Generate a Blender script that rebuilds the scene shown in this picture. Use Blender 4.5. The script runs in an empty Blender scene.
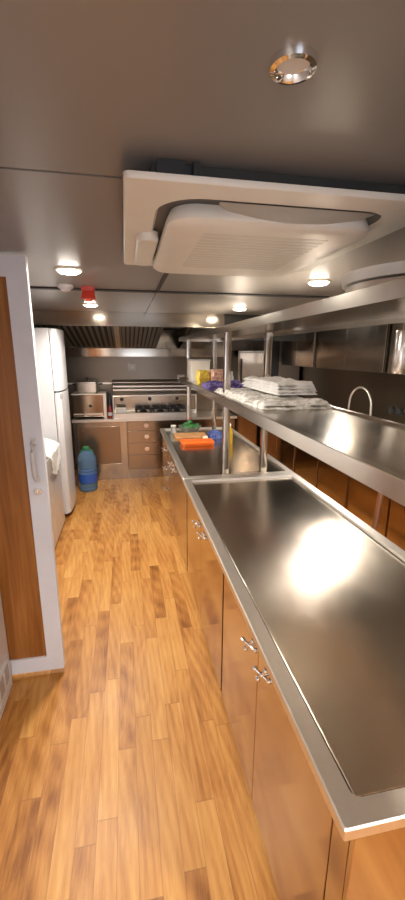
import bpy, bmesh, math, random
from mathutils import Vector, Matrix, noise
random.seed(7)
sc = bpy.context.scene
PI = math.pi
# ------------------------------------------------------------ camera, world, exposure
H = 1.9
cam = bpy.data.cameras.new('camera'); camo = bpy.data.objects.new('camera', cam)
sc.collection.objects.link(camo); sc.camera = camo
M = Matrix(((0.9821712, 0.04092523, -0.18347989), (-0.18793236, 0.2376435, -0.95299895), (0.0046011, 0.97048992, 0.24109778)))
cam.sensor_fit = 'VERTICAL'; cam.sensor_height = 36; cam.lens = 36 * 393 / 900; cam.clip_start = .02
camo.matrix_world = Matrix.Translation((0, 0, H)) @ M.to_4x4()
vs = sc.view_settings
vs.view_transform = 'Standard'; vs.look = 'None'; vs.gamma = 1; vs.use_curve_mapping = False; vs.exposure = 0.66
wd = bpy.data.worlds.new('world'); sc.world = wd; wd.use_nodes = True
wd.node_tree.nodes['Background'].inputs[0].default_value = (.72, .82, 1, 1)
wd.node_tree.nodes['Background'].inputs[1].default_value = 4.0
LAMP_W = 23.0
LAMP_COL = (1, .92, .83)

# ------------------------------------------------------------ materials
class NT:
    def __init__(s, name):
        s.m = bpy.data.materials.new(name); s.m.use_nodes = True
        s.n = s.m.node_tree.nodes; s.l = s.m.node_tree.links
        s.b = s.n['Principled BSDF']
    def new(s, t, **k):
        x = s.n.new(t)
        for a, v in k.items(): setattr(x, a, v)
        return x
    def put(s, sock, v):
        if hasattr(v, 'is_output') or isinstance(v, bpy.types.NodeSocket): s.l.new(v, sock)
        else: sock.default_value = v
    def math(s, op, a, b=0.0, c=None):
        x = s.new('ShaderNodeMath', operation=op)
        s.put(x.inputs[0], a); s.put(x.inputs[1], b)
        if c is not None: s.put(x.inputs[2], c)
        return x.outputs[0]
    def obj(s, scale=(1, 1, 1)):
        t = s.new('ShaderNodeTexCoord'); mp = s.new('ShaderNodeMapping')
        s.l.new(t.outputs['Object'], mp.inputs[0]); mp.inputs['Scale'].default_value = scale
        return mp.outputs[0]
    def noise(s, vec, scale=5, detail=4, rough=.5, dist=0):
        x = s.new('ShaderNodeTexNoise'); s.l.new(vec, x.inputs['Vector'])
        x.inputs['Scale'].default_value = scale; x.inputs['Detail'].default_value = detail
        x.inputs['Roughness'].default_value = rough; x.inputs['Distortion'].default_value = dist
        return x.outputs['Fac']
    def ramp(s, fac, stops):
        x = s.new('ShaderNodeValToRGB'); s.l.new(fac, x.inputs[0])
        e = x.color_ramp.elements
        while len(e) < len(stops): e.new(.5)
        for i, (p, c) in enumerate(stops):
            e[i].position = p; e[i].color = (*c, 1) if len(c) == 3 else c
        return x.outputs[0]
    def bump(s, h, strength=.2, dist=.01):
        x = s.new('ShaderNodeBump'); s.l.new(h, x.inputs['Height'])
        x.inputs['Strength'].default_value = strength; x.inputs['Distance'].default_value = dist
        s.l.new(x.outputs[0], s.b.inputs['Normal'])

def simple(name, col, rough=.5, metal=0, var=.06, sc_=8, **k):
    t = NT(name)
    f = t.noise(t.obj(), sc_, 3)
    lo = tuple(max(0, c * (1 - var)) for c in col); hi = tuple(min(1, c * (1 + var)) for c in col)
    t.l.new(t.ramp(f, [(.3, lo), (.7, hi)]), t.b.inputs['Base Color'])
    t.b.inputs['Roughness'].default_value = rough; t.b.inputs['Metallic'].default_value = metal
    for kk, v in k.items(): t.b.inputs[kk.replace('_', ' ')].default_value = v
    return t.m

def steel(name, col=(.62, .57, .52), r0=.16, r1=.3, stretch=(1, 60, 60), bump=.04, scr=False, aniso=None):
    t = NT(name)
    f = t.noise(t.obj(stretch), 3, 4, .6)
    g = t.noise(t.obj((1, 1, 1)), 2.2, 4, .6)
    lo = tuple(c * .95 for c in col)
    t.l.new(t.ramp(f, [(.3, lo), (.7, col)]), t.b.inputs['Base Color'])
    r = t.math('ADD', t.math('MULTIPLY', f, (r1 - r0) * .5), t.math('MULTIPLY', g, (r1 - r0) * .9))
    t.l.new(t.math('ADD', r, r0 - (r1 - r0) * .2), t.b.inputs['Roughness'])
    t.b.inputs['Metallic'].default_value = 1
    if aniso:
        t.b.inputs['Anisotropic'].default_value = aniso[0]
        cv = t.new('ShaderNodeCombineXYZ')
        for i_ in range(3): cv.inputs[i_].default_value = aniso[1][i_]
        t.l.new(cv.outputs[0], t.b.inputs['Tangent'])
    h = f
    if scr:
        s2 = t.noise(t.obj((3, 26, 1)), 5, 5, .7, .6)
        msk = t.noise(t.obj((1, 1, 1)), 1.6, 2)
        h = t.math('ADD', t.math('MULTIPLY', f, .2), t.math('MULTIPLY', s2, msk))
    t.bump(h, bump, .002)
    return t.m

def floor_mat():
    t = NT('plank_floor')
    co = t.new('ShaderNodeTexCoord').outputs['Object']
    sp = t.new('ShaderNodeSeparateXYZ'); t.l.new(co, sp.inputs[0])
    X = t.math('DIVIDE', t.math('ADD', sp.outputs[0], 20.03), .083)
    ix = t.math('FLOOR', X); fx = t.math('FRACT', X)
    wn = t.new('ShaderNodeTexWhiteNoise', noise_dimensions='1D'); t.l.new(ix, wn.inputs['W'])
    Y = t.math('ADD', t.math('DIVIDE', t.math('ADD', sp.outputs[1], 20), .74), t.math('MULTIPLY', wn.outputs[0], 7.3))
    iy = t.math('FLOOR', Y); fy = t.math('FRACT', Y)
    cb = t.new('ShaderNodeCombineXYZ'); t.l.new(ix, cb.inputs[0]); t.l.new(iy, cb.inputs[1])
    w2 = t.new('ShaderNodeTexWhiteNoise', noise_dimensions='2D'); t.l.new(cb.outputs[0], w2.inputs['Vector'])
    rnd = w2.outputs[0]
    # grain, shifted per plank
    off = t.new('ShaderNodeVectorMath', operation='ADD')
    mp = t.obj((7, 1.2, 1)); t.l.new(mp, off.inputs[0])
    c3 = t.new('ShaderNodeCombineXYZ'); t.l.new(t.math('MULTIPLY', rnd, 17), c3.inputs[0]); t.l.new(t.math('MULTIPLY', t.math('FRACT', t.math('MULTIPLY', rnd, 77)), 11), c3.inputs[1])
    t.l.new(c3.outputs[0], off.inputs[1])
    g1 = t.noise(off.outputs[0], 1.5, 6, .62, .8)
    wv = t.new('ShaderNodeTexWave', wave_type='RINGS', rings_direction='Z')
    t.l.new(off.outputs[0], wv.inputs['Vector']); wv.inputs['Scale'].default_value = 1.5
    wv.inputs['Distortion'].default_value = 2; wv.inputs['Detail'].default_value = 4; wv.inputs['Detail Scale'].default_value = 1.0
    off2 = t.new('ShaderNodeVectorMath', operation='MULTIPLY'); t.l.new(off.outputs[0], off2.inputs[0]); off2.inputs[1].default_value = (6, 2, 1)
    g2 = t.noise(off2.outputs[0], 3, 4, .7)
    f = t.math('ADD', t.math('MULTIPLY', g1, .62), t.math('MULTIPLY', wv.outputs['Fac'], .07))
    f = t.math('ADD', f, t.math('MULTIPLY', g2, .30))
    f = t.math('ADD', f, t.math('MULTIPLY', rnd, .22))
    col = t.ramp(f, [(.40, (.22, .078, .014)), (.54, (.40, .168, .037)), (.66, (.51, .243, .062)), (.84, (.62, .34, .10))])
    ex = t.math('MINIMUM', fx, t.math('SUBTRACT', 1, fx)); ey = t.math('MINIMUM', fy, t.math('SUBTRACT', 1, fy))
    gx = t.math('LESS_THAN', ex, .014); gy = t.math('LESS_THAN', ey, .0028)
    gap = t.math('MAXIMUM', gx, gy)
    mx = t.new('ShaderNodeMix', data_type='RGBA', blend_type='MIX'); t.l.new(t.math('MULTIPLY', gap, .5), mx.inputs[0])
    t.l.new(col, mx.inputs[6]); mx.inputs[7].default_value = (.2, .08, .03, 1)
    t.l.new(mx.outputs[2], t.b.inputs['Base Color'])
    rn = t.noise(t.obj((1, 1, 1)), 1.7, 3)
    t.l.new(t.math('ADD', .3, t.math('MULTIPLY', rn, .2)), t.b.inputs['Roughness'])
    t.b.inputs['Specular IOR Level'].default_value = .32
    t.bump(t.math('SUBTRACT', t.math('MULTIPLY', g2, .2), gap), .12, .002)
    return t.m

def door_wood():
    t = NT('door_wood')
    v = t.obj((22, 22, .9))
    g = t.noise(v, 1.2, 6, .6, .7)
    t.l.new(t.ramp(g, [(.3, (.20, .066, .012)), (.5, (.33, .125, .025)), (.72, (.46, .2, .05))]), t.b.inputs['Base Color'])
    t.b.inputs['Roughness'].default_value = .38
    t.bump(g, .08, .002)
    return t.m

def emis(name, col, st):
    t = NT(name); t.b.inputs['Base Color'].default_value = (*col, 1)
    t.b.inputs['Emission Color'].default_value = (*col, 1); t.b.inputs['Emission Strength'].default_value = st
    return t.m

def cloth_mat(name, a, b, scale=7):
    t = NT(name); v = t.obj()
    t.l.new(t.ramp(t.noise(v, scale, 3, .6, 1), [(.4, a), (.62, b)]), t.b.inputs['Base Color'])
    t.b.inputs['Roughness'].default_value = .95
    t.bump(t.noise(v, 90, 3), .5, .004)
    return t.m

ST_TOP = steel('worktop_steel', (.63, .57, .49), .155, .27, (1, 1, 1), .5, True, (.75, (1, -.22, 0)))
ST_RIM = steel('rim_steel', (.84, .79, .72), .34, .42, (12, 12, 12), .0)
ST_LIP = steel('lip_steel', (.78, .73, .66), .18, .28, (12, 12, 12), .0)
ST_BACK = steel('back_shaded_steel', (.42, .335, .25), .16, .26, (20, 20, 1), .004)  # door steel with the dimmer light of the back run put into its colour
ST_FILT = simple('filter_steel', (.24, .24, .24), .42, .7)
ST_POST = steel('post_steel', (.54, .48, .41), .12, .22, (10, 10, 1), .0)
ST_SHELF = steel('shelf_steel', (.60, .54, .46), .15, .26, (1.5, 20, 20), .004, False, (.5, (1, -.1, 0)))
ST_DOOR = steel('door_steel', (.58, .47, .36), .09, .16, (20, 20, 1), .004)
ST_DARK = steel('dull_steel', (.32, .28, .23), .25, .4, (1, 20, 20), .01)
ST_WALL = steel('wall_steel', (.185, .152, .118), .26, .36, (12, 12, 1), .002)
ST_HOOD = steel('hood_steel', (.40, .345, .28), .09, .18, (1, 20, 20), .004)
CHROME = simple('chrome', (.86, .85, .84), .07, 1, .02)
DARK = simple('dark_void', (.018, .017, .016), .6)
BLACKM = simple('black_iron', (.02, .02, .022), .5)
CEIL = NT('ceiling_laminate')
_f = CEIL.noise(CEIL.obj(), 1.2, 2)
CEIL.l.new(CEIL.ramp(_f, [(.3, (.245, .228, .213)), (.7, (.275, .256, .24))]), CEIL.b.inputs['Base Color'])
CEIL.b.inputs['Roughness'].default_value = .36; CEIL.b.inputs['Metallic'].default_value = .35
CEIL = CEIL.m
WHITE = simple('white_enamel', (.63, .635, .65), .28, 0, .03)
WALLW = simple('white_laminate', (.62, .61, .62), .35, 0, .03)
FRAMEW = simple('white_aluminium', (.74, .77, .84), .34, 0, .03)
ACW = simple('white_plastic', (.70, .67, .60), .38, 0, .03)
ACW2 = simple('grille_plastic', (.60, .57, .50), .42, 0, .03)
GREYPL = simple('grey_plastic', (.36, .34, .32), .45)
RED = simple('red_plastic', (.72, .05, .03), .3, 0, .05, 8, Transmission_Weight=.25)
WARMW = simple('cream_plastic', (.82, .78, .68), .5)
YELL = simple('yellow_wrap', (.85, .6, .08), .4, 0, .3, 30)
PINKW = simple('pink_wrap', (.85, .42, .30), .4, 0, .5, 40)
ORANGE = simple('orange_plastic', (.86, .16, .02), .35)
GREEN = simple('green_leaf', (.04, .22, .05), .5, 0, .5, 30)
LIME = simple('green_plastic', (.03, .22, .08), .35)
BLUEC = cloth_mat('blue_cloth', (.02, .04, .16), (.12, .17, .42), 20)
PURP = cloth_mat('purple_cloth', (.05, .03, .14), (.20, .15, .36), 20)
TOWEL = cloth_mat('white_towelling', (.86, .85, .82), (.96, .95, .93))
CHECK = cloth_mat('mottled_towelling', (.5, .47, .41), (.94, .92, .88), 16)
BOARD = simple('cutting_board_wood', (.50, .25, .10), .55, 0, .3, 12)
OIL = simple('yellow_oil', (.75, .5, .03), .15, 0, .1, 8, Transmission_Weight=.3)
CLEAR = simple('clear_plastic', (.85, .86, .82), .12, 0, .02, 8, Transmission_Weight=.8)
WATER = simple('blue_plastic', (.30, .52, .78), .05, 0, .06, 8, Transmission_Weight=.72, IOR=1.25)
LABELM = simple('label_blue', (.03, .10, .42), .4)
REDB = simple('red_sauce', (.25, .02, .015), .2)
BROWNP = simple('brown_pole', (.16, .06, .025), .4)
EGG = simple('egg_shell', (.88, .78, .64), .6)
LENS = emis('lamp_lens', (1, .93, .82), 26)
LENSOFF = simple('frosted_lens', (.55, .52, .48), .35)
REDGLOW = simple('red_lens', (.9, .16, .10), .25)

# ------------------------------------------------------------ mesh helpers
def bx(bm, x0, x1, y0, y1, z0, z1, bev=0, rot=None, about=None, seg=2):
    r = bmesh.ops.create_cube(bm, size=1)
    vs_ = r['verts']
    for v in vs_:
        v.co = Vector((x0 + (v.co.x + .5) * (x1 - x0), y0 + (v.co.y + .5) * (y1 - y0), z0 + (v.co.z + .5) * (z1 - z0)))
    if bev:
        es = list({e for v in vs_ for e in v.link_edges})
        r2 = bmesh.ops.bevel(bm, geom=es, offset=bev, segments=seg, affect='EDGES', profile=.6)
        vs_ = list({v for f in r2['faces'] for v in f.verts} | {v for v in vs_ if v.is_valid})
    if rot:
        bmesh.ops.rotate(bm, verts=vs_, cent=about or (0, 0, 0), matrix=rot)
    return vs_

def tube(bm, p0, p1, r, r2=None, seg=16):
    p0 = Vector(p0); p1 = Vector(p1); d = p1 - p0
    q = Vector((0, 0, 1)).rotation_difference(d.normalized()).to_matrix().to_4x4()
    bmesh.ops.create_cone(bm, cap_ends=True, segments=seg, radius1=r, radius2=r if r2 is None else r2, depth=d.length,
                          matrix=Matrix.Translation((p0 + p1) / 2) @ q)

def path(bm, pts, r, seg=10):
    pts = [Vector(p) for p in pts]; rings = []
    up = Vector((.13, .31, .94)).normalized()
    for i, p in enumerate(pts):
        d = (pts[min(i + 1, len(pts) - 1)] - pts[max(i - 1, 0)]).normalized()
        a = d.cross(up).normalized(); b = d.cross(a)
        rings.append([bm.verts.new(p + r * (math.cos(2 * PI * k / seg) * a + math.sin(2 * PI * k / seg) * b)) for k in range(seg)])
    for A, B in zip(rings, rings[1:]):
        for k in range(seg): bm.faces.new((A[k], A[(k + 1) % seg], B[(k + 1) % seg], B[k]))
    bm.faces.new(rings[0]); bm.faces.new(rings[-1])

def lathe(bm, prof, c=(0, 0, 0), seg=28, rot=None):
    rings = []
    for r, z in prof:
        rings.append([bm.verts.new(Vector((r * math.cos(2 * PI * k / seg), r * math.sin(2 * PI * k / seg), z))) for k in range(seg)])
    for A, B in zip(rings, rings[1:]):
        for k in range(seg): bm.faces.new((A[k], A[(k + 1) % seg], B[(k + 1) % seg], B[k]))
    bm.faces.new(rings[0][::-1]); bm.faces.new(rings[-1])
    vs_ = [v for g in rings for v in g]
    for v in vs_:
        if rot: v.co = rot @ v.co
        v.co += Vector(c)

def rrect(x0, x1, y0, y1, r, n=4):
    out = []
    for cx, cy, a in ((x1 - r, y1 - r, 0), (x0 + r, y1 - r, 90), (x0 + r, y0 + r, 180), (x1 - r, y0 + r, 270)):
        for k in range(n + 1):
            t = math.radians(a + 90 * k / n); out.append((cx + r * math.cos(t), cy + r * math.sin(t)))
    return out

def tray(bm, x0, x1, y0, y1, prof, r=.004, n=3):
    """nested rounded rectangles following (inset, z); capped at both ends"""
    rings = []
    for ins, z in prof:
        rr = max(.001, r - ins if ins < r else .002)
        rings.append([bm.verts.new((x, y, z)) for x, y in rrect(x0 + ins, x1 - ins, y0 + ins, y1 - ins, rr, n)])
    L = len(rings[0])
    for A, B in zip(rings, rings[1:]):
        for k in range(L): bm.faces.new((A[k], A[(k + 1) % L], B[(k + 1) % L], B[k]))
    bm.faces.new(rings[0]); bm.faces.new(rings[-1])

def obj(name, bm, m, parent=None, smooth=None):
    bmesh.ops.recalc_face_normals(bm, faces=bm.faces[:])
    me = bpy.data.meshes.new(name); bm.to_mesh(me); bm.free()
    me.materials.append(m)
    if smooth:
        for p in me.polygons: p.use_smooth = True
        try: me.set_sharp_from_angle(angle=math.radians(smooth))
        except Exception: pass
    o = bpy.data.objects.new(name, me); sc.collection.objects.link(o)
    if parent: o.parent = parent; o.matrix_parent_inverse = parent.matrix_world.inverted()
    return o

def tag(o, label, cat, group=None):
    o['label'] = label; o['category'] = cat
    if group: o['group'] = group
    return o
def thing(name, label, cat, loc=(0, 0, 0), group=None):
    o = bpy.data.objects.new(name, None); sc.collection.objects.link(o)
    o.location = loc; o.matrix_world = Matrix.Translation(loc); o.empty_display_size = .05
    return tag(o, label, cat, group)
def struct(name, bm, m, parent=None, label=None):
    o = obj(name, bm, m, parent)
    if not parent: o['kind'] = 'structure'
    if label: o['label'] = label
    return o
def B(*a, **k):
    bm = bmesh.new(); bx(bm, *a, **k); return bm
def dup(root, dx, dy, dz=0, label=None):
    r = root.copy(); sc.collection.objects.link(r); r.location = root.location + Vector((dx, dy, dz))
    if label: r['label'] = label
    for ch in list(root.children):
        c = ch.copy(); sc.collection.objects.link(c); c.parent = r
        for g in ch.children:
            d = g.copy(); sc.collection.objects.link(d); d.parent = c
    return r

# ------------------------------------------------------------ room shell
ZC = 2.35; YB = 6.55; XR = 2.75; XL = -1.45; YN = -1.6
struct('floor', B(XL - .1, XR + .1, YN - .1, YB + .1, -.08, 0), floor_mat())
bm = bmesh.new()   # ceiling panels with open seams between them
rows = [(YN - .1, 1.204), (1.216, 3.19), (3.21, 4.866)]
for a, b in rows:
    cols = ((XL - .1, XR + .1),) if a < 1.2 else ((XL - .1, .254), (.262, XR + .1))
    for c, d in cols: bx(bm, c, d, a, b, ZC, ZC + .02)
struct('ceiling', bm, CEIL)
struct('trim_1', B(XL - .1, XR + .1, YN - .1, YB + .1, ZC + .03, ZC + .08), DARK)
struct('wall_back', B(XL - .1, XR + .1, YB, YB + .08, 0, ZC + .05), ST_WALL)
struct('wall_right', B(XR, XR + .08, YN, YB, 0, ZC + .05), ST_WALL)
struct('wall_left', B(XL - .08, XL, YN, YB, 0, ZC + .05), WALLW)
struct('wall_front_left', B(-.85, -.73, YN, 2.09, 0, ZC), WALLW, label='white panelled wall beside the open door')
bm = bmesh.new()
bx(bm, XL, -.1, YN - .08, YN, 0, ZC + .05); bx(bm, 1.0, XR, YN - .08, YN, 0, ZC + .05)
bx(bm, -.1, 1.0, YN - .08, YN, 0, .95); bx(bm, -.1, 1.0, YN - .08, YN, 1.95, ZC + .05)
struct('wall_front', bm, WALLW)
bm = bmesh.new()
for a in ((-.1, -.06, .95, 1.95), (.96, 1.0, .95, 1.95), (-.06, .96, .95, .99), (-.06, .96, 1.91, 1.95), (.43, .47, .99, 1.91)):
    bx(bm, a[0], a[1], YN - .06, YN - .01, a[2], a[3])
struct('window_1', bm, FRAMEW)

# electric socket in the near left wall
s = thing('wall_socket', 'white electric socket plate low on the wall at left edge', 'socket', (-.73, 2.0, .18))
for yy in (1.9, ):
    bm = bmesh.new(); bx(bm, -.729, -.722, 1.86, 2.05, .05, .25, .003); obj('cover_plate', bm, WHITE, s)
    bm = bmesh.new()
    for k in (1.91, 2.0):
        bx(bm, -.7225, -.7195, k - .03, k + .03, .1, .2, .001)
    obj('socket_insert', bm, GREYPL, s)

# ------------------------------------------------------------ open door at left
dr = thing('door_leaf', 'open wooden door in a white frame at left', 'door', (-.44, 2.14, 0))
x0, x1, z0, z1 = -1.28, -.44, .035, 2.335
y0, y1 = 2.12, 2.16
fw = .094
bm = bmesh.new()
def quadprism(bm, pts, y0, y1):
    a = [bm.verts.new((x, y0, z)) for x, z in pts]; b = [bm.verts.new((x, y1, z)) for x, z in pts]
    bm.faces.new(a); bm.faces.new(b[::-1])
    for k in range(len(pts)): bm.faces.new((a[k], b[k], b[(k + 1) % len(pts)], a[(k + 1) % len(pts)]))
g = .0006
quadprism(bm, [(x0, z0), (x0 + fw, z0 + fw), (x0 + fw, z1 - fw), (x0, z1)], y0, y1)
quadprism(bm, [(x1, z0 + g), (x1, z1 - g), (x1 - fw, z1 - fw - g), (x1 - fw, z0 + fw + g)], y0, y1)
quadprism(bm, [(x0, z1), (x0 + fw, z1 - fw), (x1 - fw, z1 - fw), (x1, z1)], y0, y1)
quadprism(bm, [(x0, z0), (x1, z0), (x1 - fw, z0 + fw), (x0 + fw, z0 + fw)], y0, y1)
obj('door_frame', bm, FRAMEW, dr)
obj('door_panel', B(x0 + fw, x1 - fw, y0 + .012, y1 - .012, z0 + fw, z1 - fw), door_wood(), dr)
bm = bmesh.new()
pts = [(-.485, 2.12, 1.245), (-.485, 2.085, 1.255), (-.485, 2.068, 1.29), (-.485, 2.062, 1.345), (-.485, 2.068, 1.40), (-.485, 2.085, 1.435), (-.485, 2.12, 1.445)]
path(bm, pts, .012, 12)
for z in (1.245, 1.445): bx(bm, -.5, -.47, 2.108, 2.12, z - .022, z + .022, .004)
obj('door_handle', bm, WHITE, dr, 40)
bm = bmesh.new()
tube(bm, (-.487, 2.12, 1.175), (-.487, 2.108, 1.175), .02)
bx(bm, -.492, -.482, 2.08, 2.11, 1.165, 1.185, .003)
obj('door_lock', bm, CHROME, dr, 40)

# ------------------------------------------------------------ left run: low cabinet, fridge, bottle
c = thing('low_cabinet', 'low glossy white cabinet between the open door and the fridge', 'cabinet', (-1.05, 3.5, 0))
obj('body', B(-1.42, -.775, 2.5, 4.4, .06, .93, .004), WHITE, c)
obj('plinth', B(-1.42, -.80, 2.5, 4.4, 0, .06), GREYPL, c)
for a, b in ((2.5, 3.44), (3.46, 4.4)):
    obj('door', B(-.775, -.75, a + .004, b - .004, .03, .92, .006), simple('grey_gloss', (.60, .57, .55), .16), c)
# white cloth draped on it
def heap(name, cx, cy, z, w, d, h, m, seed=0, n=28, folds=9, amp=.35, parent=None, rz=0, drape=0):
    """closed soft heap of folded fabric with creases"""
    bm = bmesh.new(); top = []; bot = []
    R = Matrix.Rotation(rz, 3, 'Z')
    for i in range(n + 1):
        for j in range(n + 1):
            u = i / n * 2 - 1; v = j / n * 2 - 1
            e = 1 + .12 * noise.noise(Vector((math.atan2(v, u) * 1.6, seed, 0)))
            px, py = u * w / 2 * e, v * d / 2 * e
            r = max(abs(u), abs(v))
            edge = max(0, 1 - r ** 6)
            q = noise.noise(Vector((u * 2.2 + seed, v * 2.2, 3))) * amp + .5 * amp * noise.noise(Vector((u * folds * .5, v * folds, seed))) + .3 * amp * abs(noise.noise(Vector((u * folds, v * folds * .7, seed + 9))))
            hh = h * (edge ** .35) * (.75 + q) + .003
            p = R @ Vector((px, py, 0))
            top.append(bm.verts.new((cx + p.x, cy + p.y, z + max(.004, hh))))
            bot.append(bm.verts.new((cx + p.x, cy + p.y, z)))
    N = n + 1
    for i in range(n):
        for j in range(n):
            a, b, c_, d_ = i * N + j, (i + 1) * N + j, (i + 1) * N + j + 1, i * N + j + 1
            bm.faces.new((top[a], top[b], top[c_], top[d_])); bm.faces.new((bot[d_], bot[c_], bot[b], bot[a]))
    rim = [k for k in range(N)] + [i * N + n for i in range(1, N)] + [n * N + j for j in range(n - 1, -1, -1)] + [i * N for i in range(n - 1, 0, -1)]
    for a, b in zip(rim, rim[1:] + rim[:1]): bm.faces.new((top[a], top[b], bot[b], bot[a]))
    return obj(name, bm, m, parent, 60)
bm = bmesh.new()
# draped cloth: lies on the top and hangs over the front edge with folds
N1, N2 = 26, 24; grid = {}
for i in range(N1 + 1):
    for j in range(N2 + 1):
        s_ = i / N1 * .5; t_ = j / N2
        w_ = .30 * (1 - .35 * max(0, s_ - .22) / .28)
        y = 4.02 + (t_ - .5) * w_ * 2 + .02 * noise.noise(Vector((t_ * 3, s_ * 9, 1)))
        f_ = .014 * math.sin(t_ * 17 + s_ * 5) + .03 * noise.noise(Vector((t_ * 5, s_ * 9, 5)))
        if s_ < .22: p = (-.97 + s_, y, .95 + abs(f_) + .045 * math.sin(min(1, s_ / .22) * PI))
        else: p = (-.735 + abs(f_) * .9, y, .95 - (s_ - .22) * (.9 - .5 * abs(t_ - .45)))
        grid[i, j] = bm.verts.new(p)
for i in range(N1):
    for j in range(N2): bm.faces.new((grid[i, j], grid[i + 1, j], grid[i + 1, j + 1], grid[i, j + 1]))
bmesh.ops.solidify(bm, geom=bm.faces[:], thickness=.008)
cl = obj('cloth', bm, TOWEL, None, 60); tag(cl, 'white cloth draped over the low cabinet next to the fridge', 'cloth')

f = thing('fridge', 'tall white fridge freezer with rounded doors at left', 'fridge', (-1.05, 4.83, 0))
obj('body', B(-1.4, -.775, 4.5, 5.14, .05, 2.14, .01), WHITE, f)
obj('plinth', B(-1.36, -.80, 4.52, 5.12, 0, .05), BLACKM, f)
def bowed(y0, y1, z0, z1, xa, th, bow, slope_top=0):
    bm = bmesh.new(); n = 14; A = []; 
    for lev in (z0, z1):
        fr = []
        for k in range(n + 1):
            t = k / n; y = y0 + (y1 - y0) * t
            ed = min(1, min(t, 1 - t) / .06); ed = math.sqrt(max(0, 1 - (1 - ed) ** 2))
            fr.append(bm.verts.new((xa + th * (.45 + .55 * ed) + bow * (1 - (2 * t - 1) ** 2), y, lev)))
        bk = [bm.verts.new((xa, y1, lev)), bm.verts.new((xa, y0, lev))]
        A.append(fr + bk)
    for k in range(len(A[0])): bm.faces.new((A[0][k], A[0][(k + 1) % len(A[0])], A[1][(k + 1) % len(A[0])], A[1][k]))
    bm.faces.new(A[0]); bm.faces.new(A[1])
    return bm
bm = bowed(4.5, 5.14, 1.485, 2.135, -.768, .055, .025); obj('freezer_door', bm, WHITE, f, 30)
ld = obj('fridge_door', bowed(4.5, 5.14, .06, 1.465, -.768, .055, .025), WHITE, f, 30)
obj('door_grip', B(-.72, -.700, 4.53, 4.62, 1.40, 1.455, .004), GREYPL, ld)
obj('badge', B(-.7125, -.706, 4.56, 4.60, .93, .98, .002), GREYPL, ld)

w = thing('water_bottle', 'large blue water bottle standing on the floor beside the fridge', 'bottle', (-.58, 5.5, 0))
bm = bmesh.new()
pr = [(.115, .002), (.125, .02)]
z = .03
while z < .40:
    pr += [(.127, z), (.127, z + .022), (.119, z + .03), (.119, z + .037)]; z += .044
pr += [(.127, z), (.125, z + .04), (.105, z + .09), (.06, z + .135), (.038, z + .15), (.036, z + .175)]
ztop = z + .175
lathe(bm, pr, (-.585, 5.5, 0), 32); obj('bottle_body', bm, WATER, w, 50)
bm = bmesh.new(); lathe(bm, [(.044, 0), (.046, .03), (.040, .036)], (-.585, 5.5, ztop - .01), 24); obj('cap', bm, LIME, w, 40)
bm = bmesh.new(); path(bm, [(-.585 + .085 * math.cos(a), 5.5 + .02, ztop - .075 + .065 * math.sin(a)) for a in [PI * k / 12 for k in range(13)]], .009); obj('handle', bm, LIME, w, 50)
bm = bmesh.new(); lathe(bm, [(.1285, .13), (.1285, .25)], (-.585, 5.5, 0), 32); obj('label', bm, LABELM, w, 50)['label'] = 'blue paper label'

# ------------------------------------------------------------ back run
YF = 5.9
CB = .94
bm = bmesh.new()
tray(bm, -.80, 1.68, YF - .03, YB - .005, [(0, CB - .04), (0, CB - .003), (.003, CB), (.03, CB), (.034, CB - .004)])
tag(obj('worktop', bm, ST_RIM), 'narrow steel worktop running along the back wall', 'worktop')
u = thing('base_cabinet', 'steel cabinet with recessed door at the far left corner', 'cabinet', (-.4, 6.2, 0))
obj('body', B(-.79, -.02, YF + .02, YB - .01, .14, CB - .041), ST_BACK, u)
obj('plinth', B(-.79, -.02, YF + .01, YB - .01, 0, .139), ST_POST, u)
bm = bmesh.new()
for a in ((-.79, -.72, .14, .895), (-.12, -.02, .14, .895), (-.72, -.12, .14, .25), (-.72, -.12, .83, .895)): bx(bm, a[0], a[1], YF, YF + .02, a[2], a[3], .002)
obj('face_frame', bm, ST_POST, u)
d_ = obj('door', B(-.715, -.125, YF + .006, YF + .019, .255, .825, .003), steel('tinted_steel', (.34, .26, .19), .2, .3, (60, 60, 1), .03), u)
bm = bmesh.new(); tube(bm, (-.66, YF + .006, .78), (-.66, YF - .018, .78), .012, .018); obj('knob', bm, CHROME, d_, 40)
u = thing('drawer_cabinet', 'steel drawer cabinet with three round knobs under the cooker', 'cabinet', (.25, 6.2, 0))
obj('body', B(-.015, .62, YF + .02, YB - .01, .14, CB - .041), ST_BACK, u)
obj('plinth', B(-.015, .62, YF + .01, YB - .01, 0, .139), ST_POST, u)
for a, b in ((.75, .89), (.56, .745), (.37, .555), (.15, .365)):
    d_ = obj('drawer', B(-.005, .45, YF, YF + .019, a, b, .004), ST_BACK, u)
    if a > .3:
        bm = bmesh.new(); tube(bm, (.27, YF, (a + b) / 2 + .01), (.27, YF - .03, (a + b) / 2 + .01), .02, .034, 20); obj('knob', bm, CHROME, d_, 40)
obj('filler_panel', B(.455, .62, YF, YF + .019, .15, .89, .003), ST_BACK, u)
u = thing('oven_cabinet', 'steel cupboard behind the far end of the island', 'cabinet', (1.1, 6.2, 0))
obj('body', B(.63, 1.66, YF + .02, YB - .01, .14, CB - .041), ST_BACK, u)
obj('plinth', B(.63, 1.66, YF + .01, YB - .01, 0, .139), ST_POST, u)
for a, b in ((.635, 1.14), (1.15, 1.655)): obj('door', B(a, b, YF, YF + .019, .15, .89, .004), ST_BACK, u)

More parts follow.
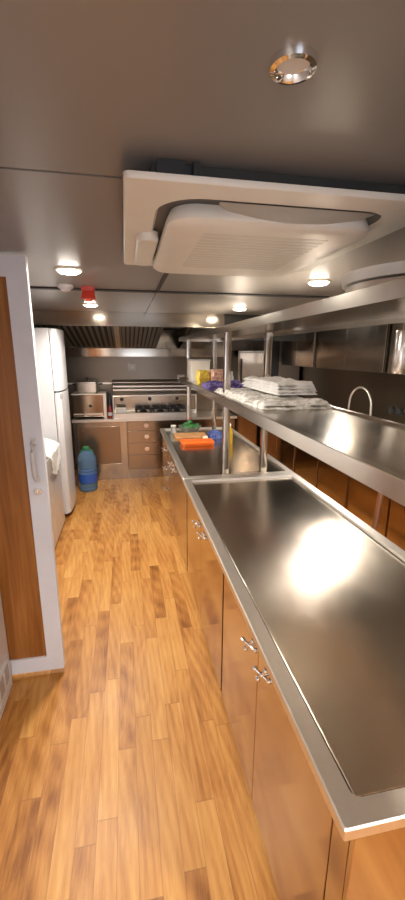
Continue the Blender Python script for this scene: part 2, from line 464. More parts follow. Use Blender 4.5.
# cooker on the worktop
k = thing('cooktop', 'steel gas cooktop with black grates on the back worktop', 'cooker', (.4, 6.1, CB))
bm = bmesh.new(); tray(bm, -.20, .98, 5.89, 6.22, [(0, CB + .001), (0, CB + .075), (.005, CB + .08), (.02, CB + .08), (.025, CB + .07)]); obj('hob_body', bm, ST_RIM, k)
for gx in (.24, .50, .76):
    bm = bmesh.new()
    zt = CB + .135
    for q in (-.11, 0, .11): path(bm, [(gx + q, 5.93, zt), (gx + q, 6.19, zt)], .013, 8)
    for q in (5.93, 6.06, 6.19): path(bm, [(gx - .115, q, zt), (gx + .115, q, zt)], .013, 8)
    for q in (-.11, .11):
        for yy in (5.93, 6.19): tube(bm, (gx + q, yy, CB + .072), (gx + q, yy, zt), .009)
    gr = obj('grate', bm, BLACKM, k, 40)
    bm = bmesh.new(); lathe(bm, [(.055, 0), (.055, .015), (.03, .03), (.028, .034)], (gx, 6.06, CB + .071), 20); obj('burner', bm, BLACKM, k, 40)
# stainless backguard with sloping warming top
k = thing('warming_shelf', 'long steel unit with sloping top behind the cooktop', 'griddle', (.4, 6.4, CB))
bm = bmesh.new()
x0, x1 = -.22, 1.10
prof = [(6.235, CB + .001), (6.235, 1.25), (6.255, 1.275), (6.40, 1.37), (6.50, 1.46), (6.535, 1.47), (6.535, CB + .001)]
a = [bm.verts.new((x0, y, z)) for y, z in prof]; b = [bm.verts.new((x1, y, z)) for y, z in prof]
for q in range(len(prof)): bm.faces.new((a[q], b[q], b[(q + 1) % len(prof)], a[(q + 1) % len(prof)]))
bm.faces.new(a); bm.faces.new(b[::-1]); obj('body', bm, ST_RIM, k, 30)
obj('front_panel', B(x0 + .02, x1 - .02, 6.222, 6.234, CB + .07, 1.235, .003), ST_BACK, k)
for q in range(1, 4):
    yy = 6.235 + q * .075
    obj('rib', B(x0 + .01, x1 - .01, yy, yy + .012, 1.268 + (yy - 6.255) * .66, 1.296 + (yy - 6.255) * .66, .003), ST_RIM, k)
for q in (-.08, .35, .78):
    bm = bmesh.new(); tube(bm, (q, 6.222, 1.19), (q, 6.19, 1.19), .03, .026); obj('knob', bm, BLACKM, k, 40)

# fryer with basket, left corner
k = thing('deep_fryer', 'stainless countertop fryer in the far left corner', 'fryer', (-.55, 6.15, CB))
obj('body', B(-.78, -.34, 5.97, 6.36, CB + .03, 1.29, .006), ST_DOOR, k)
bm = bmesh.new(); bx(bm, -.345, -.30, 5.96, 6.37, CB + .001, 1.30, .004); bx(bm, -.79, -.30, 5.955, 6.37, 1.29, 1.305, .002); obj('side_panel', bm, ST_RIM, k)
bm = bmesh.new(); tube(bm, (-.53, 5.97, 1.13), (-.53, 5.94, 1.13), .026, .02, 18); obj('knob', bm, BLACKM, k, 40)
bm = bmesh.new(); bx(bm, -.77, -.36, 5.945, 5.955, 1.0, 1.02); bx(bm, -.62, -.60, 5.945, 5.97, .98, 1.04); obj('rail', bm, ST_RIM, k)
k = thing('steel_pot', 'lidded steel pot with side handles on top of the fryer', 'pot', (-.55, 6.15, 1.306))
bm = bmesh.new(); tray(bm, -.72, -.42, 6.0, 6.28, [(.03, 1.306), (.005, 1.33), (0, 1.45), (-.01, 1.455), (-.01, 1.46), (.004, 1.46)], .03); obj('pot_body', bm, ST_RIM, k, 40)
bm = bmesh.new(); tray(bm, -.725, -.415, 5.995, 6.285, [(0, 1.461), (0, 1.472), (.05, 1.485), (.12, 1.488)], .03); l_ = obj('lid', bm, ST_RIM, k, 40)
bm = bmesh.new(); lathe(bm, [(.01, 0), (.01, .015), (.022, .025), (.02, .04), (.006, .045)], (-.57, 6.14, 1.486), 16); obj('lid_knob', bm, BLACKM, l_, 50)
bm = bmesh.new()
for sx, s2 in ((-.73, -1), (-.41, 1)):
    bm = bmesh.new(); path(bm, [(sx, 6.09, 1.43), (sx + s2 * .045, 6.09, 1.435), (sx + s2 * .055, 6.14, 1.435), (sx + s2 * .045, 6.19, 1.435), (sx, 6.19, 1.43)], .008, 8); obj('handle', bm, BLACKM, k, 50)

def bottle(name, label, x, y, z, r, h, m, capm, cap_r=.4, group=None, lab=None):
    t = thing(name, label, 'bottle', (x, y, z), group)
    bm = bmesh.new(); lathe(bm, [(r * .9, .001), (r, .008), (r, h * .62), (r * .82, h * .72), (r * cap_r, h * .84), (r * cap_r, h * .88)], (x, y, z), 20); obj('bottle_body', bm, m, t, 50)
    bm = bmesh.new(); lathe(bm, [(r * cap_r * 1.15, h * .86), (r * cap_r * 1.15, h * .97), (r * cap_r * .8, h)], (x, y, z), 16); obj('cap', bm, capm, t, 50)
    if lab:
        bm = bmesh.new(); lathe(bm, [(r * 1.02, h * .2), (r * 1.02, h * .45)], (x, y, z), 20); obj('label', bm, lab, t, 50)
    return t
bottle('sauce_bottle', 'dark red sauce bottle with pale label between fryer and cooktop', -.255, 5.97, CB, .036, .20, REDB, REDB, lab=WHITE)
bottle('soy_bottle', 'tall dark bottle behind the red sauce bottle', -.258, 6.1, CB, .036, .36, BLACKM, BLACKM)
k = thing('napkin_box', 'small white box on the worktop left of the black grates', 'box', (-.1, 5.95, CB + .06))
obj('box_body', B(-.165, -.02, 5.915, 6.02, CB + .0815, CB + .14, .004), WHITE, k); obj('lid', B(-.168, -.017, 5.912, 6.023, CB + .1405, CB + .155, .003), WARMW, k)

# wall outlets on the back wall
k = thing('wall_outlet', 'white square outlet on the steel back wall above the cooker', 'outlet', (.1, YB, 1.67))
obj('plate', B(.045, .155, YB - .012, YB - .001, 1.61, 1.72, .003), WHITE, k)
bm = bmesh.new(); bx(bm, .075, .125, YB - .015, YB - .0125, 1.64, 1.69, .001); obj('insert', bm, WARMW, k)
k = thing('wall_outlet', 'white square outlet on the back wall, right of the first', 'outlet', (.9, YB, 1.48))
obj('plate', B(.83, .95, YB - .012, YB - .001, 1.44, 1.54, .003), WHITE, k)
bm = bmesh.new(); bx(bm, .86, .92, YB - .015, YB - .0125, 1.465, 1.515, .001); obj('insert', bm, WARMW, k)
bm = bmesh.new(); bx(bm, XL, XR, YB - .0125, YB - .001, 1.40, 1.425); struct('trim_2', bm, ST_RIM)

# ------------------------------------------------------------ hood
hd = thing('extractor_hood', 'long steel extractor hood with slatted filters over the cooker', 'hood', (.2, 5.7, 1.85))
obj('fascia', B(-1.44, 1.2, 4.865, 4.885, 2.19, ZC + .04, .002), ST_HOOD, hd)
bm = bmesh.new()
bx(bm, -1.44, 1.6, 6.24, 6.26, 1.84, 1.955, .003); bx(bm, -1.44, 1.6, 6.262, 6.5, 1.83, 1.85, .003)
obj('gutter', bm, ST_HOOD, hd)
bm = bmesh.new(); bx(bm, -1.44, 1.6, 6.262, 6.548, 1.852, 1.90); bx(bm, -1.44, 1.6, 6.45, 6.548, 1.90, 2.34); obj('back_panel', bm, ST_HOOD, hd)
obj('hood_top', B(-1.44, 1.62, 4.89, 6.44, 2.36, 2.38), DARK, hd)
# filter plane from fascia foot down to the gutter
fy0, fz0, fy1, fz1 = 4.895, 2.20, 6.235, 1.955
ang = math.atan2(fz1 - fz0, fy1 - fy0); ln = math.hypot(fz1 - fz0, fy1 - fy0)
def filt(xa, xb, name='filter'):
    o = thing(name, '', 'filter') if False else None
    bm = bmesh.new()
    def q(xa_, xb_, a0, a1, t0, t1):
        v = bx(bm, xa_, xb_, a0, a1, t0, t1)
        R = Matrix.Rotation(ang, 3, 'X')
        for vv in v: vv.co = R @ vv.co + Vector((0, fy0, fz0))
    q(xa, xb, 0, .05, 0, .02); q(xa, xb, ln - .05, ln, 0, .02); q(xa, xa + .02, .05, ln - .05, 0, .02); q(xb - .02, xb, .05, ln - .05, 0, .02)
    fr = obj('filter_frame', bm, ST_FILT, hd)
    bm = bmesh.new(); n = 9
    for i in range(n):
        cx = xa + .02 + (xb - xa - .04) * (i + .5) / n
        q(cx - .016, cx + .016, .05, ln - .05, .002, .012)
    obj('baffle_slats', bm, ST_FILT, fr)
    bm = bmesh.new(); q(xa + .02, xb - .02, .05, ln - .05, .02, .03); obj('filter_mesh', bm, DARK, fr)
for xa, xb in ((-1.42, -.83), (-.81, -.13), (-.055, .47), (.84, 1.2)): filt(xa, xb)
bm = bmesh.new()
v = bx(bm, -.125, -.06, 0, ln, 0, .02); R = Matrix.Rotation(ang, 3, 'X')
for vv in v: vv.co = R @ vv.co + Vector((0, fy0, fz0))
obj('divider', bm, ST_RIM, hd)
obj('gap_shade', B(.475, .835, 5.0, 6.2, 2.24, 2.26), DARK, hd)  # dark plate added to give the missing-filter gap its shade
struct('opening_shade', B(1.21, XR, 5.05, 5.07, 2.05, ZC + .04), DARK)  # dark board stands in for the shaded opening right of the hood

# ------------------------------------------------------------ ceiling fittings
def downlight(x, y, label, on=True):
    t = thing('ceiling_light', label, 'ceiling light', (x, y, ZC), 'recessed ceiling downlights')
    r = .072 if on else .037
    bm = bmesh.new()
    pr = [(r * .62, -.001), (r * .66, -.006), (r * .8, -.012), (r, -.010), (r * 1.04, -.004), (r * 1.04, 0)]
    seg = 32; rings = [[bm.verts.new((x + a * math.cos(2 * PI * k / seg), y + a * math.sin(2 * PI * k / seg), ZC + z)) for k in range(seg)] for a, z in pr]
    for A, Bq in zip(rings, rings[1:]):
        for k in range(seg): bm.faces.new((A[k], A[(k + 1) % seg], Bq[(k + 1) % seg], Bq[k]))
    obj('trim_ring', bm, WARMW if on else CHROME, t, 50)
    bm = bmesh.new()
    if on: lathe(bm, [(r * .86, -.008), (r * .84, -.015), (r * .7, -.022), (r * .3, -.026)], (x, y, ZC), 32)
    else: tube(bm, (x, y, ZC - .003), (x, y, ZC - .0005), r * .66, seg=32)
    obj('lens', bm, LENS if on else LENSOFF, t, 60)
    if on:
        L = bpy.data.lights.new('lamp', 'SPOT'); L.energy = LAMP_W * 4; L.color = LAMP_COL; L.shadow_soft_size = .05
        L.spot_size = math.radians(165); L.spot_blend = .8
        lo = bpy.data.objects.new('lamp', L); sc.collection.objects.link(lo); lo.location = (0, 0, -.045); lo.parent = t
    return t
downlight(.283, .718, 'unlit chrome ceiling downlight nearest the camera', False)
downlight(-.29, 2.48, 'lit ceiling downlight beside the smoke detector and red alarm')
downlight(1.245, 2.53, 'lit ceiling downlight above the upper shelf, right of the air conditioner')
downlight(-.31, 4.17, 'lit ceiling downlight behind the red alarm, near the hood')
downlight(1.19, 4.17, 'lit ceiling downlight at the far end of the shelves')
downlight(-.3, -.5, 'lit ceiling downlight behind the camera, left')
downlight(1.24, -.5, 'lit ceiling downlight behind the camera, right')
downlight(2.15, .9, 'lit ceiling downlight over the near end of the right aisle')
downlight(2.29, 4.0, 'lit ceiling downlight over the far end of the right aisle')
bm = bmesh.new()
struct('trim_4', B(XL, XR, 3.168, 3.235, ZC - .010, ZC - .0005), DARK)
struct('trim_5', B(.245, .271, 2.1, 3.167, ZC - .005, ZC - .0005), DARK)
t = thing('smoke_detector', 'small white round smoke detector on the ceiling seam', 'smoke detector', (-.36, 3.02, ZC))
lathe(bm, [(.052, 0), (.055, -.012), (.05, -.024)], (-.385, 3.03, ZC), 24); obj('base', bm, WHITE, t, 40)
bm = bmesh.new(); lathe(bm, [(.036, -.024), (.034, -.036), (.02, -.044)], (-.385, 3.03, ZC), 24); obj('sensor', bm, WHITE, t, 40)
t = thing('fire_alarm', 'red flared alarm beacon hanging from the ceiling', 'alarm', (-.24, 3.1, ZC))
bm = bmesh.new(); bx(bm, -.285, -.195, 3.06, 3.15, ZC - .03, ZC - .0005, .004); obj('base', bm, RED, t)
bm = bmesh.new(); tray(bm, -.29, -.19, 3.05, 3.16, [(0, ZC - .082), (.012, ZC - .031)], .006); obj('sounder', bm, RED, t)
bm = bmesh.new(); tube(bm, (-.24, 3.105, ZC - .082), (-.24, 3.105, ZC - .095), .03, .02); obj('lens', bm, REDGLOW, t, 40)

# ------------------------------------------------------------ air conditioner cassette
a = thing('air_conditioner', 'white square ceiling cassette air conditioner with lowered grille', 'air conditioner', (.46, 1.53, ZC))
AX0, AX1, AY0, AY1 = .012, .905, 1.055, 2.02
zb = 2.295
obj('casing', B(AX0 + .07, AX1 - .06, AY0 + .045, AY1 - .05, zb + .016, ZC - .001), simple('casing_grey', (.045, .043, .04), .5, .3), a)
for s_ in ((AX0 + .08, AX0 + .15), (AX0 + .17, AX0 + .185)):
    bm = bmesh.new(); bx(bm, s_[0], s_[1], AY0 + .02, AY0 + .044, zb + .02, ZC - .002); obj('mounting_bracket', bm, BLACKM, a)
# fascia frame with a rounded-square opening
bm = bmesh.new()
def ringloop(ins, z, r, n=8): return [bm.verts.new((x, y, z)) for x, y in rrect(AX0 + ins, AX1 - ins, AY0 + ins, AY1 - ins, r, n)]
loops = [ringloop(0.0, zb + .015, .018), ringloop(0, zb + .005, .018), ringloop(.004, zb, .016), ringloop(.09, zb - .002, .13), ringloop(.10, zb + .012, .12)]
for A, Bq in zip(loops, loops[1:]):
    for q in range(len(A)): bm.faces.new((A[q], A[(q + 1) % len(A)], Bq[(q + 1) % len(A)], Bq[q]))
A, Bq = loops[0], loops[-1]
for q in range(len(A)): bm.faces.new((A[q], Bq[q], Bq[(q + 1) % len(A)], A[(q + 1) % len(A)]))
obj('fascia_panel', bm, ACW, a, 40)
bm = bmesh.new(); tray(bm, AX0 + .085, AX1 - .085, AY0 + .085, AY1 - .085, [(0, zb + .0155), (0, zb + .013)], .13, 8); obj('air_duct', bm, simple('duct_dark', (.10, .095, .09), .5), a)
# lowered central grille
bm = bmesh.new()
tray(bm, AX0 + .125, AX1 - .115, AY0 + .155, AY1 - .02, [(.012, zb + .012), (0, zb - .012), (.003, zb - .026), (.018, zb - .036), (.05, zb - .040)], .09, 8)
gq = obj('intake_grille', bm, ACW, a, 40)
bm = bmesh.new()
for s_ in range(14):
    yy = AY0 + .25 + s_ * .036
    bx(bm, AX0 + .24, AX1 - .24, yy, yy + .022, zb - .0408, zb - .0395, .0002)
obj('grille_slats', bm, ACW2, gq)
def vane(p0, p1, w, drop, sgn):
    """curved louvre blade from p0 to p1"""
    bm = bmesh.new(); n = 16; p0 = Vector(p0); p1 = Vector(p1); d = (p1 - p0); nrm = Vector((-d.y, d.x, 0)).normalized() * sgn
    T = []
    for k in range(n + 1):
        t = k / n; b_ = 4 * t * (1 - t)
        c_ = p0 + d * t
        ww = w * (.35 + .65 * b_ ** .5)
        T.append([bm.verts.new(c_ - nrm * 0 + Vector((0, 0, .0))), bm.verts.new(c_ + nrm * ww * .5 - Vector((0, 0, drop * b_ * .8))), bm.verts.new(c_ + nrm * ww - Vector((0, 0, drop * b_)))])
    for A, Bq in zip(T, T[1:]):
        for q in range(2): bm.faces.new((A[q], A[q + 1], Bq[q + 1], Bq[q]))
    bmesh.ops.solidify(bm, geom=bm.faces[:], thickness=.004)
    return bm
obj('louvre', vane((AX0 + .26, AY0 + .12, zb + .004), (AX1 - .16, AY0 + .12, zb + .004), .055, .034, 1), ACW, a, 40)
bm = bmesh.new(); tray(bm, AX0 + .045, AX0 + .118, AY0 + .42, AY1 - .12, [(0, zb + .006), (0, zb - .018), (.006, zb - .026)], .034, 6); obj('louvre', bm, ACW, a, 40)
bm = bmesh.new(); tray(bm, AX1 - .13, AX1 - .075, AY0 + .3, AY1 - .16, [(0, zb + .006), (0, zb - .010), (.006, zb - .014)], .027, 6); obj('louvre', bm, ACW, a, 40)

# ------------------------------------------------------------ island
IX0, IX1 = .472, 1.375
ZT = .895
def worktop(y0, y1, label):
    t = thing('worktop', label, 'worktop', (.9, y0, ZT), 'island worktops')
    bm = bmesh.new(); rim = .055
    xa, xb = .425, 1.40
    # raised rim as a hollow frame
    prof = [(.012, ZT - .032), (0, ZT - .032), (0, ZT - .004), (.004, ZT), (rim, ZT), (rim + .004, ZT - .018)]
    rings = []
    for ins, z in prof:
        rr = .02 if ins > .03 else .006
        rings.append([bm.verts.new((x, y, z)) for x, y in rrect(xa + ins, xb - ins, y0 + ins, y1 - ins, rr, 4)])
    L = len(rings[0])
    for A, Bq in zip(rings, rings[1:]):
        for q in range(L): bm.faces.new((A[q], A[(q + 1) % L], Bq[(q + 1) % L], Bq[q]))
    obj('rim', bm, ST_RIM, t, 30)
    bm = bmesh.new(); tray(bm, xa + .012, xb - .012, y0 + .012, y1 - .012, [(.0, ZT - .031), (.0, ZT - .0292), (.0555, ZT - .0292), (.0555, ZT - .0185), (.058, ZT - .0175)], .01)
    obj('work_surface', bm, ST_TOP, t)
    bm = bmesh.new(); tray(bm, xa + .062, xb - .062, y0 + .062, y1 - .062, [(0, ZT - .0289), (0, ZT - .0275), (.0048, ZT - .0275), (.0048, ZT - .0289)], .01); obj('slot_shadow', bm, BLACKM, t)['label'] = 'black strip standing in for the slot shadow'  # black strip laid in the rim slot in place of its shadow
    return t
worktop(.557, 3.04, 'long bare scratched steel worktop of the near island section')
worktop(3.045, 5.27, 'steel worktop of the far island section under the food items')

def star_knob(y, z, parent, x=IX0 - .0185):
    bm = bmesh.new(); xc = x - .022
    tube(bm, (x, y, z), (xc, y, z), .007, .009, 12)
    bmesh.ops.create_uvsphere(bm, u_segments=12, v_segments=8, radius=.0105, matrix=Matrix.Translation((xc, y, z)))
    for k in range(4):
        an = PI / 4 * .6 + k * PI / 2
        e = Vector((xc - .022 * math.cos(an), y + .022 * math.cos(an), z + .027 * math.sin(an)))
        tube(bm, (xc, y, z), e, .0065, .0055, 10)
        bmesh.ops.create_uvsphere(bm, u_segments=10, v_segments=6, radius=.0105, matrix=Matrix.Translation(e))
    return obj('knob', bm, CHROME, parent, 50)
def island_unit(y0, y1, label, doors, knobs, name='cabinet'):
    t = thing(name, label, 'cabinet', (.9, y0, 0), 'island cabinets')
    obj('body', B(IX0, IX1, y0 + .002, y1 - .002, .035, ZT - .034), ST_DOOR, t)
    obj('plinth', B(IX0 + .004, IX1 - .01, y0 + .004, y1 - .004, 0, .034), ST_DARK, t)
    return t
zt = .852
u = island_unit(.575, 1.77, 'nearest island cabinet with two steel doors', 0, 0)
obj('end_post', B(IX0 - .018, IX0 - .0005, .577, .642, .03, zt, .002), ST_DOOR, u)
d_ = obj('door', B(IX0 - .018, IX0 - .0005, .647, 1.205, .03, zt - .004, .003), ST_DOOR, u); star_knob(1.105, .785, d_)
d_ = obj('door', B(IX0 - .018, IX0 - .0005, 1.211, 1.755, .03, zt - .004, .003), ST_DOOR, u); star_knob(1.255, .785, d_)
obj('end_panel', B(IX0 - .018, IX1 - .004, .560, .5745, .01, zt + .006, .002), ST_DOOR, u)
u = island_unit(1.775, 3.03, 'second island cabinet from the camera, two steel doors', 0, 0)
d_ = obj('door', B(IX0 - .018, IX0 - .0005, 1.785, 2.397, .03, zt - .004, .003), ST_DOOR, u); star_knob(2.27, .76, d_)
d_ = obj('door', B(IX0 - .018, IX0 - .0005, 2.403, 3.015, .03, zt - .004, .003), ST_DOOR, u); star_knob(2.45, .76, d_)
u = island_unit(3.05, 4.35, 'third island cabinet from the camera, below the worktop joint', 0, 0)
d_ = obj('door', B(IX0 - .018, IX0 - .0005, 3.06, 3.90, .03, zt - .004, .003), ST_DOOR, u); star_knob(3.80, .74, d_)
d_ = obj('door', B(IX0 - .018, IX0 - .0005, 3.91, 4.34, .03, zt - .004, .003), ST_DOOR, u); star_knob(4.02, .74, d_)
u = island_unit(4.36, 5.255, 'farthest island cabinet with three stacked drawers', 0, 0)
for a_, b_ in ((.60, .83), (.34, .595), (.035, .335)):
    d_ = obj('drawer', B(IX0 - .018, IX0 - .0005, 4.37, 5.245, a_, b_, .003), ST_DOOR, u); star_knob(4.8, (a_ + b_) / 2, d_)

# ------------------------------------------------------------ shelf rack above the island
rk = thing('shelf_rack', 'two tier steel overshelf on posts above the island', 'shelf', (.97, 3.15, ZT))
SX0, SX1, SY0, SY1 = .70, 1.275, .35, 5.32
def shelf(z0, z1):
    bm = bmesh.new()
    tray(bm, SX0, SX1, SY0, SY1, [(.03, z1 - .022), (.016, z1 - .022), (.016, z0), (0, z0), (0, z1 - .003), (.003, z1), (.03, z1), (.036, z1 - .012)], .006)
    o = obj('shelf_board', bm, ST_SHELF, rk, 30)
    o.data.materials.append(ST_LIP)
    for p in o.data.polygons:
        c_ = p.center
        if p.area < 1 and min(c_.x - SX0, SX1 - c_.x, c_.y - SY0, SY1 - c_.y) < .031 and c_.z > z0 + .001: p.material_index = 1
    return o
shelf(1.512, 1.577); shelf(2.038, 2.088)
PT = 0.027
for yy in (3.13, 5.12, .5):
    for xx in (.80, 1.14):
        bm = bmesh.new(); tray(bm, xx - PT, xx + PT, yy - PT, yy + PT, [(0, ZT + .0005 if abs(yy - 3.13) > .02 else ZT - .016), (0, 1.545)], .006); obj('post', bm, ST_POST, rk, 30)
        bm = bmesh.new(); tray(bm, xx - PT, xx + PT, yy - PT, yy + PT, [(0, 1.5655), (0, 2.055)], .006); obj('post', bm, ST_POST, rk, 30)

# ------------------------------------------------------------ things on shelves
ZS = 1.5655
bx_ = thing('storage_container', 'tall cream plastic container at the far end of the lower shelf', 'container', (.86, 4.75, ZS))
bm = bmesh.new(); tray(bm, .765, 1.0, 4.72, 5.0, [(.01, ZS + .001), (0, ZS + .2), (0, ZS + .235)], .02); obj('container_body', bm, WARMW, bx_, 30)
bm = bmesh.new(); tray(bm, .757, 1.008, 4.712, 5.008, [(0, ZS + .2355), (0, ZS + .248), (.01, ZS + .252)], .02); obj('lid', bm, WHITE, bx_, 30)
def packet(name, label, x0, x1, y0, y1, h, m, cat='packet'):
    bm = bmesh.new(); n = 10; G = {}
    for s_ in (0, 1):
        for i in range(n + 1):
            for j in range(n + 1):
                u, v = i / n, j / n
                e = (min(1, 9 * min(u, 1 - u)) * min(1, 9 * min(v, 1 - v))) ** .4
                z = ZS + h / 2 + (1 if s_ else -1) * (h / 2 - .001) * (.15 + .85 * e) + (.004 * noise.noise(Vector((u * 6, v * 6, x0 * 9))) if s_ else 0)
                G[s_, i, j] = bm.verts.new((x0 + (x1 - x0) * u, y0 + (y1 - y0) * v, z))
    for s_ in (0, 1):
        for i in range(n):
            for j in range(n): bm.faces.new((G[s_, i, j], G[s_, i + 1, j], G[s_, i + 1, j + 1], G[s_, i, j + 1]))
    rim = [(i, 0) for i in range(n)] + [(n, j) for j in range(n)] + [(i, n) for i in range(n, 0, -1)] + [(0, j) for j in range(n, 0, -1)]
    for p, q in zip(rim, rim[1:] + rim[:1]): bm.faces.new((G[0, p[0], p[1]], G[0, q[0], q[1]], G[1, q[0], q[1]], G[1, p[0], p[1]]))
    return tag(obj(name, bm, m, None, 40), label, cat)
packet('snack_packet', 'yellow packet on the lower shelf beside the cream container', .75, .87, 4.12, 4.32, .15, YELL)
packet('bread_packet', 'pink and white packet on the lower shelf next to the yellow one', .88, 1.05, 4.05, 4.3, .16, PINKW)
bottle('small_bottle', 'small white bottle behind the purple cloth on the lower shelf', 1.04, 3.9, ZS, .025, .15, WHITE, WHITE, .6)
tag(heap('purple_cloth', .93, 3.70, ZS + .001, .40, .38, .07, PURP, 3, rz=0, amp=.5, folds=7), 'crumpled purple cloth at the end of the towels', 'cloth')
def folded(name, label, x0, x1, y0, y1, z, h, layers, m, seed, rz=0):
    """stack of folded fabric layers, each a soft slab with wavy edges"""
    bm = bmesh.new(); cx, cy = (x0 + x1) / 2, (y0 + y1) / 2; R = Matrix.Rotation(rz, 3, 'Z')
    lh = h / layers; n = 30
    for L in range(layers):
        ox = .025 * noise.noise(Vector((L * 3.1, seed, 0))); oy = .04 * noise.noise(Vector((L * 2.3, seed, 7))); sc_ = 1 - .10 * L / max(1, layers) - .05 * random.random()
        top, bot = [], []
        for i in range(n + 1):
            for j in range(n + 1):
                u, v = i / n * 2 - 1, j / n * 2 - 1
                ed = max(0, 1 - max(abs(u), abs(v)) ** 10) ** .5
                wob = 1 + .07 * noise.noise(Vector((u * 1.5, v * 1.5, L + seed)))
                p = R @ Vector((u * (x1 - x0) / 2 * sc_ * wob + ox, v * (y1 - y0) / 2 * sc_ * wob + oy, 0))
                q = .022 * noise.noise(Vector((u * 2.5, v * 3, seed))) + .016 * abs(noise.noise(Vector((u * 4 + v * 3, v * 6, seed + L * .4))))
                q *= ed
                zb_ = z + L * lh + (q if L else 0)
                top.append(bm.verts.new((cx + p.x, cy + p.y, zb_ + lh * (.12 + .80 * ed) + (q if not L else 0) + .001)))
                bot.append(bm.verts.new((cx + p.x, cy + p.y, zb_ + lh * (.1 - .1 * ed if L else 0))))
        N = n + 1
        for i in range(n):
            for j in range(n):
                a, b, c_, d_ = i * N + j, (i + 1) * N + j, (i + 1) * N + j + 1, i * N + j + 1
                bm.faces.new((top[a], top[b], top[c_], top[d_])); bm.faces.new((bot[d_], bot[c_], bot[b], bot[a]))
        rim = [k for k in range(N)] + [i * N + n for i in range(1, N)] + [n * N + j for j in range(n - 1, -1, -1)] + [i * N for i in range(n - 1, 0, -1)]
        for a, b in zip(rim, rim[1:] + rim[:1]): bm.faces.new((top[a], top[b], bot[b], bot[a]))
    return tag(obj(name, bm, m, None, 60), label, 'towel')
folded('towel_bundle', 'flat mottled white towels spread on the lower shelf', .77, 1.24, 2.22, 3.42, ZS + .001, .035, 2, CHECK, 12, .03)
folded('folded_towel', 'thick folded white towel on top of the mottled towels', .95, 1.245, 2.42, 3.2, ZS + .064, .078, 4, TOWEL, 31, .03)
# round white basins on the upper shelf
def basin(z, r, h, label, cx=1.02, cy=1.30, m=WHITE):
    bm = bmesh.new(); lathe(bm, [(r * .80, .001), (r * .97, .006), (r, h - .006), (r * 1.01, h), (r * .985, h), (r * .96, h - .012), (r * .5, h - .014)], (cx, cy, z), 64)
    return tag(obj('round_basin', bm, m, None, 40), label, 'basin', 'basins on the upper shelf')
basin(2.0765, .245, .05, 'lower grey steel basin of the pair on the upper shelf', m=ST_RIM)
basin(2.0765 + .0505, .265, .038, 'large white round basin on top of the upper shelf', m=simple('white_glaze', (.93, .92, .88), .3))

# things on the far island worktop
ZI = ZT - .0175
bm = bmesh.new(); tray(bm, .56, .96, 4.62, 4.88, [(.003, ZI + .001), (0, ZI + .005), (0, ZI + .022), (.003, ZI + .026)], .02); tag(obj('cutting_board', bm, BOARD, None, 30), 'brown cutting board behind the orange tray', 'cutting board')
bm = bmesh.new(); tray(bm, .585, .955, 4.22, 4.44, [(.01, ZI + .001), (0, ZI + .03), (-.006, ZI + .034), (-.004, ZI + .038), (.006, ZI + .036), (.014, ZI + .008)], .03, 5); tag(obj('tray', bm, ORANGE, None, 40), 'shallow orange plastic tray on the far worktop', 'tray')
bm = bmesh.new(); bmesh.ops.create_uvsphere(bm, u_segments=20, v_segments=14, radius=.028, matrix=Matrix.Translation((.90, 4.50, ZI + .029)) @ Matrix.Diagonal((1.15, 1, 1, 1))); tag(obj('egg', bm, EGG, None, 60), 'pale round egg beside the orange tray', 'egg')
bottle('oil_bottle', 'yellow squeeze bottle with pale cap right of the shelf post', 1.145, 4.3, ZI, .036, .235, OIL, WARMW, .35)
tag(heap('blue_cloth', 1.06, 4.66, ZI + .001, .16, .2, .09, BLUEC, 44), 'crumpled blue cloth next to the cutting board', 'cloth')
# steel bowl with greens
k = thing('bowl', 'wide clear bowl holding green herbs on the far worktop', 'bowl', (.80, 5.03, ZI))
bm = bmesh.new(); lathe(bm, [(.07, .001), (.11, .02), (.15, .075), (.155, .08), (.148, .08), (.105, .025), (.05, .01)], (.80, 5.06, ZI), 36); obj('bowl_body', bm, CLEAR, k, 50)
bm = bmesh.new(); random.seed(4)
for i in range(90):
    an = random.random() * 2 * PI; rr = random.random() ** .5 * .115; c_ = Vector((.80 + rr * math.cos(an), 5.06 + rr * math.sin(an), ZI + .06 + random.random() * .09 * (1 - rr / .16)))
    s_ = .02 + random.random() * .02; ax = Vector((random.gauss(0, 1), random.gauss(0, 1), random.gauss(0, 1))).normalized(); bq = ax.orthogonal().normalized()
    v = [bm.verts.new(c_ + q) for q in (ax * s_, bq * s_ * .5 + Vector((0, 0, .004)), -ax * s_, -bq * s_ * .5 + Vector((0, 0, .004)))]
    bm.faces.new(v)
gl = obj('herbs', bm, GREEN, None); gl['kind'] = 'stuff'; tag(gl, 'loose green herbs heaped in the bowl', 'herbs')
k = thing('glass_jar', 'small glass jar with pale lid left of the herbs', 'jar', (.58, 5.0, ZI))
bm = bmesh.new(); lathe(bm, [(.034, .001), (.036, .01), (.036, .075), (.03, .085)], (.58, 5.02, ZI), 24); obj('jar_body', bm, CLEAR, k, 50)
bm = bmesh.new(); lathe(bm, [(.034, .0855), (.034, .10)], (.58, 5.02, ZI), 24); obj('lid', bm, WARMW, k, 50)

